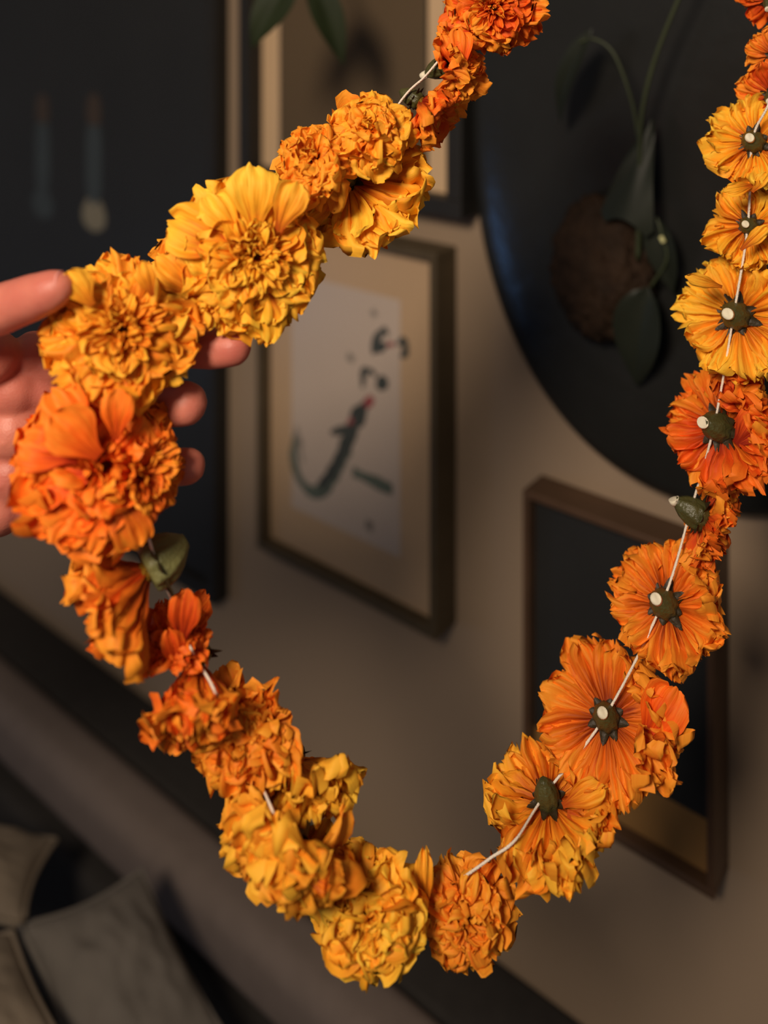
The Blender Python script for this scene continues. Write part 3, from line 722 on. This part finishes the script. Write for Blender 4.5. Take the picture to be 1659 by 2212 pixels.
# ------------------------------------------------------------------ hand
hb = bmesh.new()
def blob(p, r, fl=1.0):
    m = Matrix.Translation(p) @ Matrix.Scale(r, 4)
    bmesh.ops.create_icosphere(hb, subdivisions=2, radius=1, matrix=m)
def chain(pts):
    """pts: (u, v, depth, radius in m)"""
    P = catmull([at(*p[:3]) for p in pts], 8); n = len(P) - 1
    for i, p in enumerate(P):
        t = i / n * (len(pts) - 1); k = min(int(t), len(pts) - 2); f = smooth(t - k)
        blob(p, pts[k][3] * (1 - f) + pts[k + 1][3] * f)
# fingers run behind the garland, tips showing on the right; thumb in front above
chain([(40, 800, .480, .0125), (170, 770, .474, .0105), (300, 752, .468, .0105), (400, 752, .456, .0098), (460, 752, .449, .0102), (503, 750, .445, .0095)])
chain([(60, 890, .482, .0125), (180, 880, .476, .0105), (290, 876, .468, .0105), (350, 875, .454, .0104), (388, 872, .446, .0108), (402, 872, .443, .0106)])
chain([(60, 990, .482, .0120), (180, 1010, .476, .0100), (290, 1018, .468, .0098), (360, 1010, .452, .0092), (398, 1008, .444, .0088), (408, 1007, .442, .0085)])
chain([(30, 1080, .478, .0115), (120, 1110, .474, .0090), (200, 1115, .466, .0086), (250, 1090, .458, .0080), (262, 1075, .455, .0076)])
chain([(-330, 800, .470, .020), (-200, 745, .452, .0160), (-90, 700, .436, .0128), (-10, 672, .424, .0122), (55, 648, .416, .0112), (100, 632, .411, .0100), (122, 622, .409, .0082)])
for (a, b, r0, r1) in (((-420, 900, .49), (40, 800, .482), .022, .014), ((-420, 920, .49), (55, 890, .482), .022, .015), ((-420, 950, .49), (50, 985, .482), .022, .0145),
                       ((-420, 980, .49), (20, 1070, .478), .020, .0145), ((-330, 830, .475), (-20, 790, .468), .020, .014), ((-300, 1000, .475), (0, 1100, .470), .018, .0135), ((-330, 900, .472), (10, 930, .474), .018, .013)):
    A, B = at(*a), at(*b)
    for i in range(25):
        t = i / 24; blob(A.lerp(B, t), r0 + (r1 - r0) * t)
for (u_, v_, y_, r_) in ((70, 760, .474, .011), (90, 840, .476, .012), (90, 930, .477, .012), (85, 1020, .477, .012), (30, 840, .470, .014), (30, 930, .469, .015), (25, 1020, .469, .015), (0, 1090, .468, .014), (-20, 770, .460, .014), (60, 1085, .474, .012)):
    blob(at(u_, v_, y_), r_)
for i in range(30):                                   # wrist and forearm out of the frame
    t = i / 29; blob(at(-420 - 560 * t, 930 + 80 * t, .49 - .02 * t), .027 + .006 * t); blob(at(-420 - 560 * t, 990 + 80 * t, .492 - .02 * t), .024 + .006 * t)
me = bpy.data.meshes.new('hand'); hb.to_mesh(me); hb.free()
hand = bpy.data.objects.new('hand_src', me); C.objects.link(hand)
rm = hand.modifiers.new('r', 'REMESH'); rm.mode = 'VOXEL'; rm.voxel_size = .0016; rm.use_smooth_shade = True
sm = hand.modifiers.new('s', 'SMOOTH'); sm.factor = .5; sm.iterations = 12
dg = bpy.context.evaluated_depsgraph_get()
hm = bpy.data.meshes.new_from_object(hand.evaluated_get(dg)); bpy.data.objects.remove(hand)
for p in hm.polygons: p.use_smooth = True
hm.name = 'hand_skin'; hm.materials.clear()
hroot = empty('person', at(-420, 930, .49))
bpy.context.view_layer.update()
ho = mesh_obj('hand', hm, M_skin, hroot); ho.matrix_basis = hroot.matrix_world.inverted()
tag(hroot, 'left hand reaching in from the left, thumb up, holding the garland', 'person')
def nail_fn(a, t):
    c = a * 2 - 1; return Vector(((t - .5) * .013, c * .0055 * (1 - .25 * t ** 3), .0016 * (1 - c * c) - .001 * (t - .5) ** 2))
nl = place_leaf('nail', grid_mesh('nail', nail_fn, 8, 8), M_nail, at(104, 603, .4085), at(150, 590, .405), Vector((-.1, -.35, .9)), hroot)
